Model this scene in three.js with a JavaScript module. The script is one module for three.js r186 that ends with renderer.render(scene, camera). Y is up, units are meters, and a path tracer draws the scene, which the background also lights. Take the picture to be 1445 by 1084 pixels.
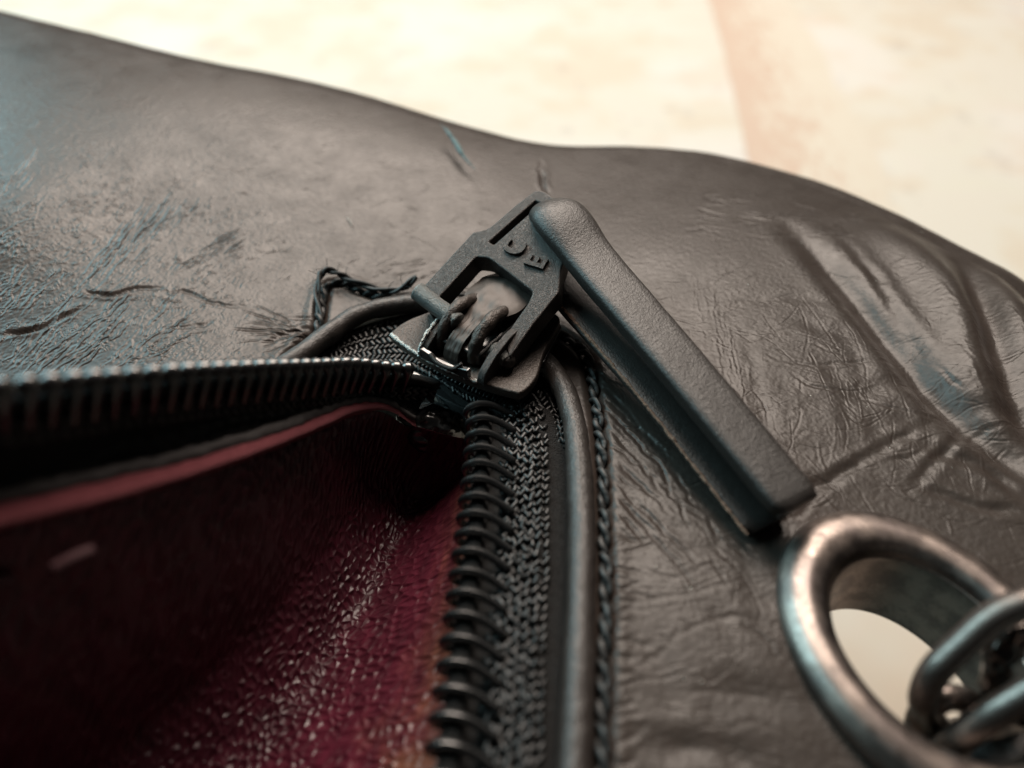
import * as THREE from 'three';
import { mergeGeometries, mergeVertices } from 'three/addons/utils/BufferGeometryUtils.js';
import { ImprovedNoise } from 'three/addons/math/ImprovedNoise.js';
import { FontLoader } from 'three/addons/loaders/FontLoader.js';
import { RectAreaLightUniformsLib } from 'three/addons/lights/RectAreaLightUniformsLib.js';

/* ---------------------------------------------------------------- camera, light, exposure */
const MM = 0.001, FLOOR = -95;                                  // shapes below are thought out in millimetres, metres are handed to three
const PITCH = THREE.MathUtils.degToRad(42), REACH = 80;
const EYE = new THREE.Vector3(0, REACH * Math.sin(PITCH), REACH * Math.cos(PITCH));
const scene = new THREE.Scene();
scene.background = new THREE.Color().setRGB(0.018, 0.0175, 0.017);
const camera = new THREE.PerspectiveCamera(54.93, 1024 / 768, 0.005, 20);
camera.position.copy(EYE).multiplyScalar(MM);
camera.lookAt(0, 0, 0);
camera.focus = 0.079;
camera.userData.fStop = 14;
scene.add(camera);
const renderer = new THREE.WebGLRenderer({ antialias: true });
renderer.toneMapping = THREE.LinearToneMapping;
renderer.toneMappingExposure = 1.0;
renderer.shadowMap.enabled = true;
RectAreaLightUniformsLib.init();
function windowLight(name, color, intensity, w, h, dir, dist) {
  const l = new THREE.RectAreaLight(color, intensity, w, h);
  l.name = name;
  l.position.copy(new THREE.Vector3(...dir).normalize().multiplyScalar(dist));
  l.lookAt(0, 0, 0);
  scene.add(l);
}
windowLight('warm_lamp', new THREE.Color().setRGB(1, 0.865, 0.755), 16.5, 0.75, 0.6, [0.02, 0.78, -0.62], 1.1);
windowLight('cool_window', new THREE.Color().setRGB(0.55, 0.92, 1.0), 6.5, 0.95, 0.8, [-0.72, 0.60, -0.44], 1.2);

/* ---------------------------------------------------------------- helpers */
const V = (x, y, z) => new THREE.Vector3(x, y, z);
const noise3 = new ImprovedNoise();
const nz = (x, y, z = 0) => noise3.noise(x * 0.797 - y * 0.604 + 31.7, x * 0.604 + y * 0.797 + 17.3, z * 1.37 + 0.21 * x + 5.43);
const fbm = (x, y, z = 0, o = 4) => { let s = 0, a = 0.5, f = 1; for (let i = 0; i < o; i++) { s += a * nz(x * f, y * f, z + i * 7.7); a *= 0.5; f *= 2.03; } return s; };
let seedState = 20231;
const rnd = () => { seedState = (seedState * 1664525 + 1013904223) >>> 0; return seedState / 4294967296; };
const rr = (a, b) => a + (b - a) * rnd();
const clamp = THREE.MathUtils.clamp, lerp = THREE.MathUtils.lerp, smooth = THREE.MathUtils.smoothstep;
const FWD = V(0, -Math.sin(PITCH), -Math.cos(PITCH)), UPV = V(0, Math.cos(PITCH), -Math.sin(PITCH));
// survey of the photograph: sight lines meet known planes, so that sizes come out in millimetres
const sight = (px, py) => V((px - 722.5) / 1043, 0, 0).addScaledVector(UPV, (542 - py) / 1043).add(FWD);
const atY = (px, py, y = 0) => { const d = sight(px, py); return EYE.clone().addScaledVector(d, (y - EYE.y) / d.y); };
const atZ = (px, py, Z) => EYE.clone().addScaledVector(sight(px, py), Z);
const atPlane = (px, py, o, n) => { const d = sight(px, py); return EYE.clone().addScaledVector(d, o.clone().sub(EYE).dot(n) / d.dot(n)); };
const curve = (pts, closed = false) => new THREE.CatmullRomCurve3(pts, closed, 'centripetal');

const taken = {};
const numbered = (n) => { taken[n] = (taken[n] ?? -1) + 1; return taken[n] ? `${n}_${String(taken[n]).padStart(3, '0')}` : n; };
function thing(name, label, category, base, group) {
  const o = new THREE.Group(); o.name = numbered(name); o.position.copy(base).multiplyScalar(MM); scene.add(o);
  o.userData = { label, category }; if (group) o.userData.group = group;
  o.base = base.clone();
  return o;
}
const baseOf = (p) => p.base ?? V(0, 0, 0);
function part(name, geo, mat, parent, label) {       // geo in world millimetres
  const g = geo.clone(), b = baseOf(parent);
  g.translate(-b.x, -b.y, -b.z); g.scale(MM, MM, MM);
  const m = new THREE.Mesh(g, mat); m.name = name; m.castShadow = m.receiveShadow = true; m.base = b;
  if (label) m.userData.label = label;
  parent.add(m); return m;
}
function placed(name, geo, mat, parent, matrix) {    // geo already in metres, shared between copies; matrix in world millimetres
  const m = new THREE.Mesh(geo, mat), b = baseOf(parent), p = V(), q = new THREE.Quaternion(), s = V();
  matrix.decompose(p, q, s); m.position.copy(p.sub(b).multiplyScalar(MM)); m.quaternion.copy(q); m.scale.copy(s);
  m.name = name; m.castShadow = m.receiveShadow = true; parent.add(m); return m;
}
const inMetres = (g) => g.clone().scale(MM, MM, MM);
const frame = (o, x, y, z) => new THREE.Matrix4().makeBasis(x, y, z).setPosition(o);

function gridGeo(nu, nv, fn, keep) {                 // fn(u, v) -> {p, uv}
  const pos = new Float32Array((nu + 1) * (nv + 1) * 3), uv = new Float32Array((nu + 1) * (nv + 1) * 2), idx = [];
  for (let j = 0, k = 0; j <= nv; j++) for (let i = 0; i <= nu; i++, k++) {
    const r = fn(i / nu, j / nv); pos[k * 3] = r[0]; pos[k * 3 + 1] = r[1]; pos[k * 3 + 2] = r[2];
    uv[k * 2] = r[3] ?? i / nu; uv[k * 2 + 1] = r[4] ?? j / nv;
  }
  for (let j = 0; j < nv; j++) for (let i = 0; i < nu; i++) {
    const a = j * (nu + 1) + i, b = a + 1, c = a + nu + 1, d = c + 1;
    if (keep && !(keep(pos[a * 3], pos[a * 3 + 2], j / nv) && keep(pos[d * 3], pos[d * 3 + 2], j / nv))) continue;
    idx.push(a, b, c, b, d, c);
  }
  const g = new THREE.BufferGeometry();
  g.setAttribute('position', new THREE.BufferAttribute(pos, 3)); g.setAttribute('uv', new THREE.BufferAttribute(uv, 2));
  g.setIndex(idx); g.computeVertexNormals(); return g;
}
// a swept bar: points, radius(t), number of sides, cross-section squash, wobble
function sweep(pts, radius, { sides = 14, closed = false, steps, capped = true, wob = 0, wobF = 0.6, seed = 0, raw = false } = {}) {
  const c = raw ? null : curve(pts, closed), n = steps ?? pts.length * 8, P = [], T = [];
  for (let i = 0; i <= n; i++) {
    if (raw) { const k = Math.min(Math.round(i / n * (pts.length - 1)), pts.length - 1); P.push(pts[k].clone()); T.push(pts[Math.min(k + 1, pts.length - 1)].clone().sub(pts[Math.max(k - 1, 0)]).normalize()); }
    else { P.push(c.getPoint(i / n)); T.push(c.getTangent(i / n)); }
  }
  let N = Math.abs(T[0].y) < 0.9 ? V(0, 1, 0) : V(1, 0, 0);
  const pos = [], uv = [], idx = []; let len = 0;
  for (let i = 0; i <= n; i++) {
    N = N.clone().addScaledVector(T[i], -N.dot(T[i])).normalize();
    const B = T[i].clone().cross(N), r0 = typeof radius === 'function' ? radius(i / n) : radius;
    if (i) len += P[i].distanceTo(P[i - 1]);
    for (let j = 0; j <= sides; j++) {
      const a = j / sides * Math.PI * 2;
      const d = N.clone().multiplyScalar(Math.cos(a)).addScaledVector(B, Math.sin(a));
      const q = P[i].clone().addScaledVector(d, r0);
      if (wob) q.addScaledVector(d, wob * fbm(q.x * wobF + seed, q.y * wobF, q.z * wobF, 3));
      pos.push(q.x, q.y, q.z); uv.push(len, j / sides * 2 * Math.PI * r0);
    }
  }
  for (let i = 0; i < n; i++) for (let j = 0; j < sides; j++) { const a = i * (sides + 1) + j, b = a + sides + 1; idx.push(a, b, a + 1, b, b + 1, a + 1); }
  if (capped && !closed) for (const [row, flip] of [[0, true], [n, false]]) {
    const k = pos.length / 3, p = P[row].clone().addScaledVector(T[row], (flip ? -0.35 : 0.35) * (typeof radius === 'function' ? radius(row / n) : radius));
    pos.push(p.x, p.y, p.z); uv.push(0, 0);
    for (let j = 0; j < sides; j++) { const a = row * (sides + 1) + j; flip ? idx.push(k, a, a + 1) : idx.push(k, a + 1, a); }
  }
  const g = new THREE.BufferGeometry();
  g.setAttribute('position', new THREE.Float32BufferAttribute(pos, 3)); g.setAttribute('uv', new THREE.Float32BufferAttribute(uv, 2));
  g.setIndex(idx); g.computeVertexNormals(); return g;
}
// plate from an outline in a plane: o origin, x/y in-plane axes, z = normal; outline points as [x, y]
function plate(outline, holes, th, bevel, o, ax, ay) {
  const sh = new THREE.Shape(outline.map((p) => new THREE.Vector2(...p)));
  for (const h of holes) sh.holes.push(new THREE.Path(h.map((p) => new THREE.Vector2(...p))));
  const g = new THREE.ExtrudeGeometry(sh, { depth: th - 2 * bevel, bevelEnabled: true, bevelThickness: bevel, bevelSize: bevel, bevelOffset: -bevel, bevelSegments: 3, curveSegments: 6 });
  g.translate(0, 0, bevel);
  g.applyMatrix4(frame(o, ax, ay, ax.clone().cross(ay)));
  return g;
}
function roundPoly(pts, r, n = 5) {                   // rounded corners
  const out = [];
  for (let i = 0; i < pts.length; i++) {
    const p = new THREE.Vector2(...pts[i]), a = new THREE.Vector2(...pts[(i + pts.length - 1) % pts.length]), b = new THREE.Vector2(...pts[(i + 1) % pts.length]);
    const ra = Math.min(r, p.distanceTo(a) * 0.45), rb = Math.min(r, p.distanceTo(b) * 0.45);
    const p0 = p.clone().lerp(a, ra / p.distanceTo(a)), p1 = p.clone().lerp(b, rb / p.distanceTo(b));
    for (let k = 0; k <= n; k++) { const t = k / n; out.push([(1 - t) ** 2 * p0.x + 2 * t * (1 - t) * p.x + t * t * p1.x, (1 - t) ** 2 * p0.y + 2 * t * (1 - t) * p.y + t * t * p1.y]); }
  }
  return out;
}

/* ---------------------------------------------------------------- the lie of the leather */
// levels of the panel (photo position, height in mm), joined by a thin-plate spline
const LEVELS = [[450, 440, 0], [600, 420, 0], [760, 500, 0], [830, 560, 0.4], [840, 800, 0.2], [840, 1080, 0], [1000, 640, 0.5], [1000, 900, 0.2], [1000, 1084, -0.3],
  [1200, 600, 0.8], [1150, 700, 0.2], [1250, 720, 0], [1100, 900, 0], [1440, 760, 0.2], [1250, 1090, -0.5], [1200, 420, 1], [1440, 560, 0], [800, 240, 3], [620, 200, 6], [900, 350, 1.5],
  [0, 520, 1.5], [200, 500, 1], [0, 300, 8], [200, 300, 5], [0, 100, 14], [300, 130, 10.5], [460, 170, 8], [450, 300, 3], [1100, 270, 2], [1300, 330, 1.5], [1440, 400, 0], [700, 300, 2], [-200, 300, 9], [-200, 560, 2]];
const TP = (() => {
  const pts = LEVELS.map(([px, py, y]) => { const p = atY(px, py, y); return [p.x, p.z, y]; }), n = pts.length, N = n + 3;
  const phi = (r2) => (r2 < 1e-9 ? 0 : 0.5 * r2 * Math.log(r2)), A = [];
  for (let i = 0; i < N; i++) A.push(new Float64Array(N + 1));
  for (let i = 0; i < n; i++) {
    for (let j = 0; j < n; j++) A[i][j] = phi((pts[i][0] - pts[j][0]) ** 2 + (pts[i][1] - pts[j][1]) ** 2) + (i === j ? 40 : 0);
    A[i][n] = A[n][i] = 1; A[i][n + 1] = A[n + 1][i] = pts[i][0]; A[i][n + 2] = A[n + 2][i] = pts[i][1]; A[i][N] = pts[i][2];
  }
  for (let c = 0; c < N; c++) {
    let p = c; for (let r = c + 1; r < N; r++) if (Math.abs(A[r][c]) > Math.abs(A[p][c])) p = r;
    [A[c], A[p]] = [A[p], A[c]];
    for (let r = 0; r < N; r++) if (r !== c) { const f = A[r][c] / A[c][c]; if (f) for (let k = c; k <= N; k++) A[r][k] -= f * A[c][k]; }
  }
  const w = A.map((row, i) => row[N] / row[i]);
  return (x, z) => { let s = w[n] + w[n + 1] * x + w[n + 2] * z; for (let i = 0; i < n; i++) { const r2 = (x - pts[i][0]) ** 2 + (z - pts[i][1]) ** 2; s += w[i] * phi(r2); } return s; };
})();
const onLeather = (px, py) => { let p = atY(px, py, 0); for (let i = 0; i < 5; i++) p = atY(px, py, clamp(TP(p.x, p.z), -4, 18)); return p; };

// relief maps over the panel: SIDE mm square, RES texels
const SIDE = 210, X0 = -130, Z0 = -150, RES = 2048, PER = RES / SIDE;
const reliefGeo = new Float32Array(RES * RES), reliefFine = new Float32Array(RES * RES);
function stroke(map, pts, width, depth, { wander = 0.25, shoulder = 0.35, taper = true, freq = 0.5, rough = 0.3 } = {}) {
  const P = pts.map((p) => (Array.isArray(p) ? onLeather(...p) : p)), c = curve(P.length > 1 ? P : [P[0], P[0].clone().add(V(0.1, 0, 0))]);
  const L = c.getLength(), n = Math.max(3, Math.ceil(L / Math.max(0.12, width * 0.5))), seed = rr(0, 90), hit = new Map();
  let prev = null, envBefore = 0;
  for (let i = 0; i <= n; i++) {
    const t = i / n, p = c.getPoint(t), s = L * t;
    p.x += wander * fbm(s * freq, seed, 0, 3) * 2.5; p.z += wander * fbm(s * freq, seed + 40, 3, 3) * 2.5;
    const env = (taper ? Math.sin(Math.PI * clamp(t, 0.02, 0.98)) ** 0.6 : 1) * (1 + rough * 2 * nz(s * 0.35, seed, 9));
    if (prev) {
      const R = width * 3, x0 = Math.min(p.x, prev.x) - R, x1 = Math.max(p.x, prev.x) + R, z0 = Math.min(p.z, prev.z) - R, z1 = Math.max(p.z, prev.z) + R;
      const dx = p.x - prev.x, dz = p.z - prev.z, dd = dx * dx + dz * dz || 1e-9;
      for (let j = Math.max(0, Math.floor((z0 - Z0) * PER)); j <= Math.min(RES - 1, Math.ceil((z1 - Z0) * PER)); j++)
        for (let k = Math.max(0, Math.floor((x0 - X0) * PER)); k <= Math.min(RES - 1, Math.ceil((x1 - X0) * PER)); k++) {
          const x = X0 + (k + 0.5) / PER, z = Z0 + (j + 0.5) / PER, q = clamp(((x - prev.x) * dx + (z - prev.z) * dz) / dd, 0, 1);
          const d = Math.hypot(x - prev.x - dx * q, z - prev.z - dz * q) / width; if (d > 3) continue;
          const v = lerp(envBefore, env, q) * (-Math.exp(-d * d * 1.6) + shoulder * Math.exp(-((d - 1.5) ** 2) * 1.6)), at = j * RES + k, o = hit.get(at);
          if (!o || d < o[0]) hit.set(at, [d, v]);
        }
    }
    prev = p; envBefore = env;
  }
  for (const [at, [, v]] of hit) map[at] += v * depth;
}
const G = (pts, w, d, o) => stroke(reliefGeo, pts, w, d, o);
const F = (pts, w, d, o) => stroke(reliefFine, pts, w, d, o);
// the two big folds at the right and the swellings beside them
G([[1120, 318], [1180, 385], [1240, 455], [1300, 530], [1355, 588], [1420, 645], [1460, 690]], 2.5, 1.6, { shoulder: 0.12, wander: 0.1, rough: 0.05, freq: 0.2 });
G([[1190, 330], [1240, 400], [1275, 460], [1310, 510]], 1.0, 0.2);
G([[1362, 360], [1385, 430], [1415, 530], [1445, 590], [1470, 640]], 2.5, 1.8, { shoulder: 0.12, wander: 0.1, rough: 0.05, freq: 0.2 });
G([[1250, 300], [1330, 400], [1390, 520], [1430, 590]], 5.5, -2.0, { shoulder: 0, rough: 0.05, wander: 0 });
G([[1400, 350], [1440, 450], [1480, 540]], 4, -1.5, { shoulder: 0, rough: 0.05, wander: 0 });
G([[1330, 640], [1390, 660], [1445, 700]], 1.0, 0.35);
G([[1300, 690], [1380, 715], [1445, 722]], 0.7, 0.25);
G([[1130, 705], [1230, 640], [1330, 590]], 0.6, 0.18);
G([[1280, 690], [1330, 640], [1360, 600]], 0.6, 0.22);
// seam: the panel is drawn down along the stitching, and puckers run out of it
const SEAM = [[405, 505], [430, 489], [447, 465], [452, 444], [456, 420], [463, 402], [487, 401], [508, 409], [532, 418], [560, 421], [590, 421], [650, 420], [730, 445], [790, 470], [826, 500], [838, 555], [846, 610], [851, 680], [853, 760], [855, 850], [852, 950], [850, 1084], [848, 1240]];
G(SEAM, 0.8, 0.65, { shoulder: 0.2, taper: false, wander: 0, rough: 0.1 });
for (let i = 0; i < 46; i++) { const y = 500 + i * 13 + rr(-5, 5), x = lerp(832, 858, smooth(y, 500, 680)); const l = rr(25, 85) * (y < 700 ? 1.8 : 0.8), sl = y < 760 ? rr(0.6, 1.2) : rr(-0.35, 0.25); F([[x, y], [x + l * 0.5, y + l * 0.5 * sl + rr(-3, 3)], [x + l, y + l * sl]], rr(0.22, 0.4), rr(0.03, 0.09)); }
for (let i = 0; i < 30; i++) { const k = i / 30, x = 900 + k * 130 + rr(-25, 25), y = 590 + k * 190 + rr(-30, 30); F([[x, y], [x + rr(15, 35), y + rr(18, 45)]], rr(0.2, 0.35), rr(0.03, 0.07)); }
for (let i = 0; i < 36; i++) { const a = rr(2.5, 4.1), r0 = rr(6, 60), r1 = r0 + rr(18, 70); F([[446 + Math.cos(a) * r0, 462 - Math.sin(a) * r0 * 0.6 + 6], [446 + Math.cos(a) * r1, 462 - Math.sin(a) * r1 * 0.55 + rr(-3, 3)]], rr(0.14, 0.24), rr(0.03, 0.085), { wander: 0.15 }); }
for (let i = 0; i < 40; i++) { const x = rr(470, 600), y = 412 - rr(2, 40), l = rr(14, 45); F([[x, y], [x + l, y - l * rr(0.1, 0.55)]], rr(0.10, 0.18), rr(0.012, 0.04), { wander: 0.12 }); }
G([[440, 468], [425, 485], [408, 500]], 0.7, 0.6); G([[375, 485], [410, 470], [444, 462]], 0.45, 0.35); G([[400, 447], [425, 450], [446, 450]], 0.3, 0.2);
// cracks at the left
for (const [pts, w, d] of [[[[122, 412], [150, 416], [185, 409], [228, 407]], 0.34, 0.42], [[[225, 407], [265, 414], [300, 428], [360, 436]], 0.22, 0.2], [[[0, 472], [35, 468], [78, 452], [116, 433]], 0.32, 0.36],
  [[[244, 464], [280, 460], [303, 452]], 0.24, 0.25], [[[215, 485], [235, 478]], 0.2, 0.2], [[[-40, 480], [0, 472]], 0.3, 0.3]]) G(pts, w, d, { rough: 0.6, wander: 0.3 });
// creases of the right-hand panel
for (const [pts, w, d] of [[[[1080, 500], [1130, 515], [1195, 512], [1290, 508]], 0.5, 0.22], [[[1115, 525], [1150, 545], [1200, 550], [1220, 540]], 0.5, 0.25], [[[1210, 560], [1270, 580], [1340, 592]], 0.5, 0.2],
  [[[1100, 618], [1130, 612], [1150, 603]], 0.4, 0.2], [[[1240, 655], [1280, 645], [1330, 620]], 0.5, 0.28], [[[1130, 480], [1190, 500], [1270, 510]], 0.45, 0.12], [[[880, 850], [950, 840], [1040, 825]], 0.4, 0.18],
  [[[935, 905], [985, 880], [1050, 868]], 0.4, 0.22], [[[900, 800], [950, 815], [1010, 795], [1080, 780]], 0.35, 0.15], [[[890, 945], [940, 915], [960, 885]], 0.35, 0.14], [[[960, 990], [1020, 975], [1080, 985]], 0.4, 0.15],
  [[[870, 735], [905, 720], [930, 700]], 0.35, 0.14], [[[1040, 880], [1080, 895], [1100, 930]], 0.4, 0.2], [[[1000, 1040], [1060, 1020], [1130, 1050]], 0.4, 0.18], [[[1108, 742], [1135, 722], [1156, 700]], 0.4, 0.3],
  [[[1160, 705], [1190, 722], [1230, 728]], 0.35, 0.2], [[[1020, 700], [1050, 725], [1070, 760]], 0.4, 0.12], [[[1350, 625], [1390, 605], [1440, 600]], 0.5, 0.25], [[[765, 205], [764, 235], [772, 262]], 0.9, 0.5]]) G(pts, w * 0.5, d * 0.5, { rough: 0.6, wander: 0.35 });

for (let i = 0; i < 70; i++) { const x = rr(860, 1380), y = rr(420, 1060), l = rr(50, 190), a = rnd() < 0.65 ? rr(-0.35, 0.35) : rr(0.8, 1.5); G([[x, y], [x + Math.cos(a) * l * 0.5, y + Math.sin(a) * l * 0.5 + rr(-8, 8)], [x + Math.cos(a) * l, y + Math.sin(a) * l]], rr(0.7, 1.7), rr(0.04, 0.10), { rough: 0.5, wander: 0.2, freq: 0.25 }); }
for (let i = 0; i < 760; i++) { // fine web of wrinkles, mostly across, some steep
  const x = rr(860, 1420), y = rr(400, 1080), steep = rnd() < 0.4, l = rr(14, 95) * (rnd() < 0.3 ? 1.6 : 0.8), a = steep ? rr(0.7, 1.6) : rr(-0.45, 0.4), c = rr(-0.25, 0.25);
  F([[x, y], [x + Math.cos(a) * l * 0.5, y + Math.sin(a) * l * 0.5], [x + Math.cos(a + c) * l, y + Math.sin(a + c) * l]], rr(0.08, 0.17), rr(0.006, 0.028) * (rnd() < 0.25 ? -0.8 : 1), { rough: 0.7, wander: 0.09, freq: 0.9 });
}
for (let i = 0; i < 420; i++) { // and over the back and the left
  const x = rr(-60, 1350), y = rr(120, 500), l = rr(15, 90), a = rr(-0.5, 0.6) + (x < 420 ? 2.4 : 0), c = rr(-0.25, 0.25);
  F([[x, y], [x + Math.cos(a) * l * 0.5, y + Math.sin(a) * l * 0.4], [x + Math.cos(a + c) * l, y + Math.sin(a + c) * l * 0.8]], rr(0.09, 0.18), rr(0.006, 0.026) * (rnd() < 0.4 ? -0.9 : 1), { rough: 0.7, wander: 0.1, freq: 0.8 });
}
for (let i = 0; i < 40; i++) { const k = rr(0, 1), x = 985 + k * 60 + rr(-18, 18), y = 390 + k * 130 + rr(-12, 12); F([[x, y], [x + rr(2, 12), y + rr(20, 60)]], rr(0.12, 0.2), -rr(0.008, 0.022), { rough: 0.7 }); }
for (let i = 0; i < 40; i++) { const x = rr(960, 1200), y = rr(270, 330); F([[x, y], [x + rr(15, 50), y + rr(-6, 12)]], rr(0.25, 0.5), rr(0.03, 0.08), { rough: 0.7 }); }
for (let i = 0; i < 14; i++) { const k = rnd(), x = 1160 + k * 250 + rr(-20, 60), y = 330 + k * 300 + rr(-60, 20), l = rr(15, 60); F([[x, y], [x + l * 0.75, y + l * rr(0.6, 1.2)]], rr(0.2, 0.35), rr(-0.04, 0.05), { rough: 0.7 }); }
// streaks and scuffs of the left-hand panel: bundles running down to the left
for (const [x0, y0, x1, y1, n, sp] of [[245, 240, 110, 420, 16, 20], [275, 260, 150, 410, 12, 20], [350, 320, 250, 385, 12, 14], [60, 200, 0, 290, 8, 16], [130, 410, 30, 530, 26, 26], [170, 440, 60, 530, 22, 26], [60, 360, 0, 450, 20, 30], [240, 400, 120, 520, 16, 36], [300, 440, 200, 500, 14, 24]])
  for (let i = 0; i < n; i++) { const a = rr(0, 0.7), b = Math.min(1, a + rr(0.25, 0.6)), o = rr(-sp, sp), o2 = o + rr(-4, 4); F([[lerp(x0, x1, a) + o, lerp(y0, y1, a) + o * 0.35], [lerp(x0, x1, (a + b) / 2) + o2 + rr(-3, 3), lerp(y0, y1, (a + b) / 2) + o2 * 0.35], [lerp(x0, x1, b) + o2, lerp(y0, y1, b) + o2 * 0.35]], rr(0.11, 0.2), -rr(0.03, 0.085), { rough: 0.9, wander: 0.3, shoulder: 0.25 }); }
for (let i = 0; i < 420; i++) { const x = rr(-30, 430), y = rr(330, 525); if (rnd() > smooth(525 - y + 0, -60, 40) * 0 + smooth(y, 300, 500) * (1 - 0.5 * smooth(x, 200, 430))) continue; const l = rr(3, 14), a = rr(1.9, 2.7); F([[x, y], [x + Math.cos(a) * l, y + Math.sin(a) * l * 0.8]], rr(0.10, 0.18), rr(-0.06, 0.03), { rough: 0.8, wander: 0.12 }); }
for (let i = 0; i < 260; i++) { const x = rr(280, 760), y = rr(170, 400), l = rr(10, 40), a = rr(-0.25, 0.35) + (y > 340 ? -0.25 : 0); F([[x, y], [x + Math.cos(a) * l, y + Math.sin(a) * l]], rr(0.10, 0.2), rr(-0.025, 0.016), { rough: 0.8, wander: 0.12 }); }
// pores and grain everywhere
for (let j = 0; j < RES; j++) for (let k = 0; k < RES; k++) {
  const x = X0 + k / PER, z = Z0 + j / PER, at = j * RES + k; if (z < -95 || z > 52 || x > 76) continue;
  const left = smooth(-x, 14, 46) * smooth(z, -60, -8), right = smooth(x, 4, 14);
  const u = x * 0.8 + z * 0.6, w = -x * 0.6 + z * 0.8;                    // streaky along one slant
  let h = 0.018 * nz(x * 1.9, z * 1.9) + 0.011 * nz(x * 3.7, z * 3.7, 3) + 0.012 * fbm(x * 0.3, z * 0.3, 8, 3);
  const bend = 0.9 * nz(x * 0.12, z * 0.12, 41), cu = u * Math.cos(bend) - w * Math.sin(bend), cw = u * Math.sin(bend) + w * Math.cos(bend);
  const flecks = Math.max(0, 1 - 3.4 * Math.abs(nz(cu * 2.0, cw * 0.9, 11))) * smooth(nz(x * 0.9, z * 0.9, 15), -0.1, 0.35);
  h += (0.006 + 0.075 * left) * flecks * (0.5 + 0.8 * smooth(nz(x * 0.2, z * 0.2, 17), -0.3, 0.4));
  h += left * 0.014 * nz(x * 2.6, z * 2.6, 21) + right * (0.010 * nz(x * 1.1, z * 1.5, 31) + 0.010 * (0.4 - Math.abs(nz(x * 1.7, z * 1.2, 33))));
  reliefFine[at] += h;
}
const sampleRelief = (x, z) => {
  const a = clamp((x - X0) * PER - 0.5, 0, RES - 2), b = clamp((z - Z0) * PER - 0.5, 0, RES - 2), i = Math.floor(a), j = Math.floor(b), s = a - i, t = b - j, o = j * RES + i;
  return (reliefGeo[o] * (1 - s) + reliefGeo[o + 1] * s) * (1 - t) + (reliefGeo[o + RES] * (1 - s) + reliefGeo[o + RES + 1] * s) * t;
};
const height = (x, z) => TP(x, Math.min(z, 56)) + sampleRelief(x, z) + 0.16 * fbm(x * 0.06, z * 0.06, 2, 2);

/* ---------------------------------------------------------------- textures */
function dataTex(n, fn, { srgb = false, m = n } = {}) {
  const d = new Uint8Array(n * m * 4);
  for (let j = 0; j < m; j++) for (let i = 0; i < n; i++) { const c = fn(i / n, j / m, i, j), o = (j * n + i) * 4; d[o] = clamp(c[0], 0, 1) * 255; d[o + 1] = clamp(c[1] ?? c[0], 0, 1) * 255; d[o + 2] = clamp(c[2] ?? c[0], 0, 1) * 255; d[o + 3] = 255; }
  const t = new THREE.DataTexture(d, n, m); t.wrapS = t.wrapT = THREE.RepeatWrapping; t.magFilter = THREE.LinearFilter; t.minFilter = THREE.LinearMipmapLinearFilter; if (srgb) t.colorSpace = THREE.SRGBColorSpace; t.needsUpdate = true; return t;
}
function floatTex(n, arr) {
  const d = new Float32Array(n * n * 4); for (let i = 0; i < n * n; i++) { d[i * 4] = d[i * 4 + 1] = d[i * 4 + 2] = arr[i]; d[i * 4 + 3] = 1; }
  const t = new THREE.DataTexture(d, n, n, THREE.RGBAFormat, THREE.FloatType); t.wrapS = t.wrapT = THREE.RepeatWrapping; t.magFilter = THREE.LinearFilter; t.needsUpdate = true; return t;
}
// seamless noise: value lattice, wrapped
function tileNoise(period, seed) {
  const n = period, L = new Float32Array(n * n); let s = seed; for (let i = 0; i < n * n; i++) { s = (Math.imul(s ^ (s >>> 13), 1103515245) + 12345) & 0x7fffffff; L[i] = s / 0x7fffffff; }
  return (u, v) => { const x = u * n, y = v * n, i = Math.floor(x), j = Math.floor(y), a = x - i, b = y - j, f = a * a * (3 - 2 * a), g = b * b * (3 - 2 * b), w = (p, q) => L[((q % n + n) % n) * n + (p % n + n) % n]; return lerp(lerp(w(i, j), w(i + 1, j), f), lerp(w(i, j + 1), w(i + 1, j + 1), f), g); };
}
const n8 = tileNoise(8, 11), n20 = tileNoise(20, 5), n48 = tileNoise(48, 77), n110 = tileNoise(110, 9);
// grain: small irregular cells, seamless
function cellTex(cells, n, seed, sharp) {
  const pts = []; let s = seed; const r = () => { s = (Math.imul(s ^ (s >>> 13), 1103515245) + 12345) & 0x7fffffff; return s / 0x7fffffff; };
  for (let j = 0; j < cells; j++) for (let i = 0; i < cells; i++) pts.push([r(), r()]);
  const arr = new Float32Array(n * n);
  for (let y = 0; y < n; y++) for (let x = 0; x < n; x++) {
    const u = (x / n + 0.01 * (n20(x / n, y / n) - 0.5)) * cells, v = (y / n + 0.01 * (n20(y / n, x / n) - 0.5)) * cells, ci = Math.floor(u), cj = Math.floor(v); let a = 9, b = 9;
    for (let dj = -1; dj <= 1; dj++) for (let di = -1; di <= 1; di++) { const p = pts[((cj + dj + cells) % cells) * cells + (ci + di + cells) % cells], d = Math.hypot(ci + di + p[0] - u, cj + dj + p[1] - v); if (d < a) { b = a; a = d; } else if (d < b) b = d; }
    arr[y * n + x] = Math.min(1, (b - a) * sharp) * (0.6 + 0.4 * n48(x / n, y / n)) + 0.25 * n8(x / n, y / n);
  }
  return floatTex(n, arr);
}
const withRepeat = (t, x, y) => { const c = t.clone(); c.repeat.set(x, y); c.needsUpdate = true; return c; };
const leatherBump = floatTex(RES, reliefFine);
const cellGrain = cellTex(26, 512, 41, 1.1);
const fineGrain = cellTex(60, 512, 13, 1.6);
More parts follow.
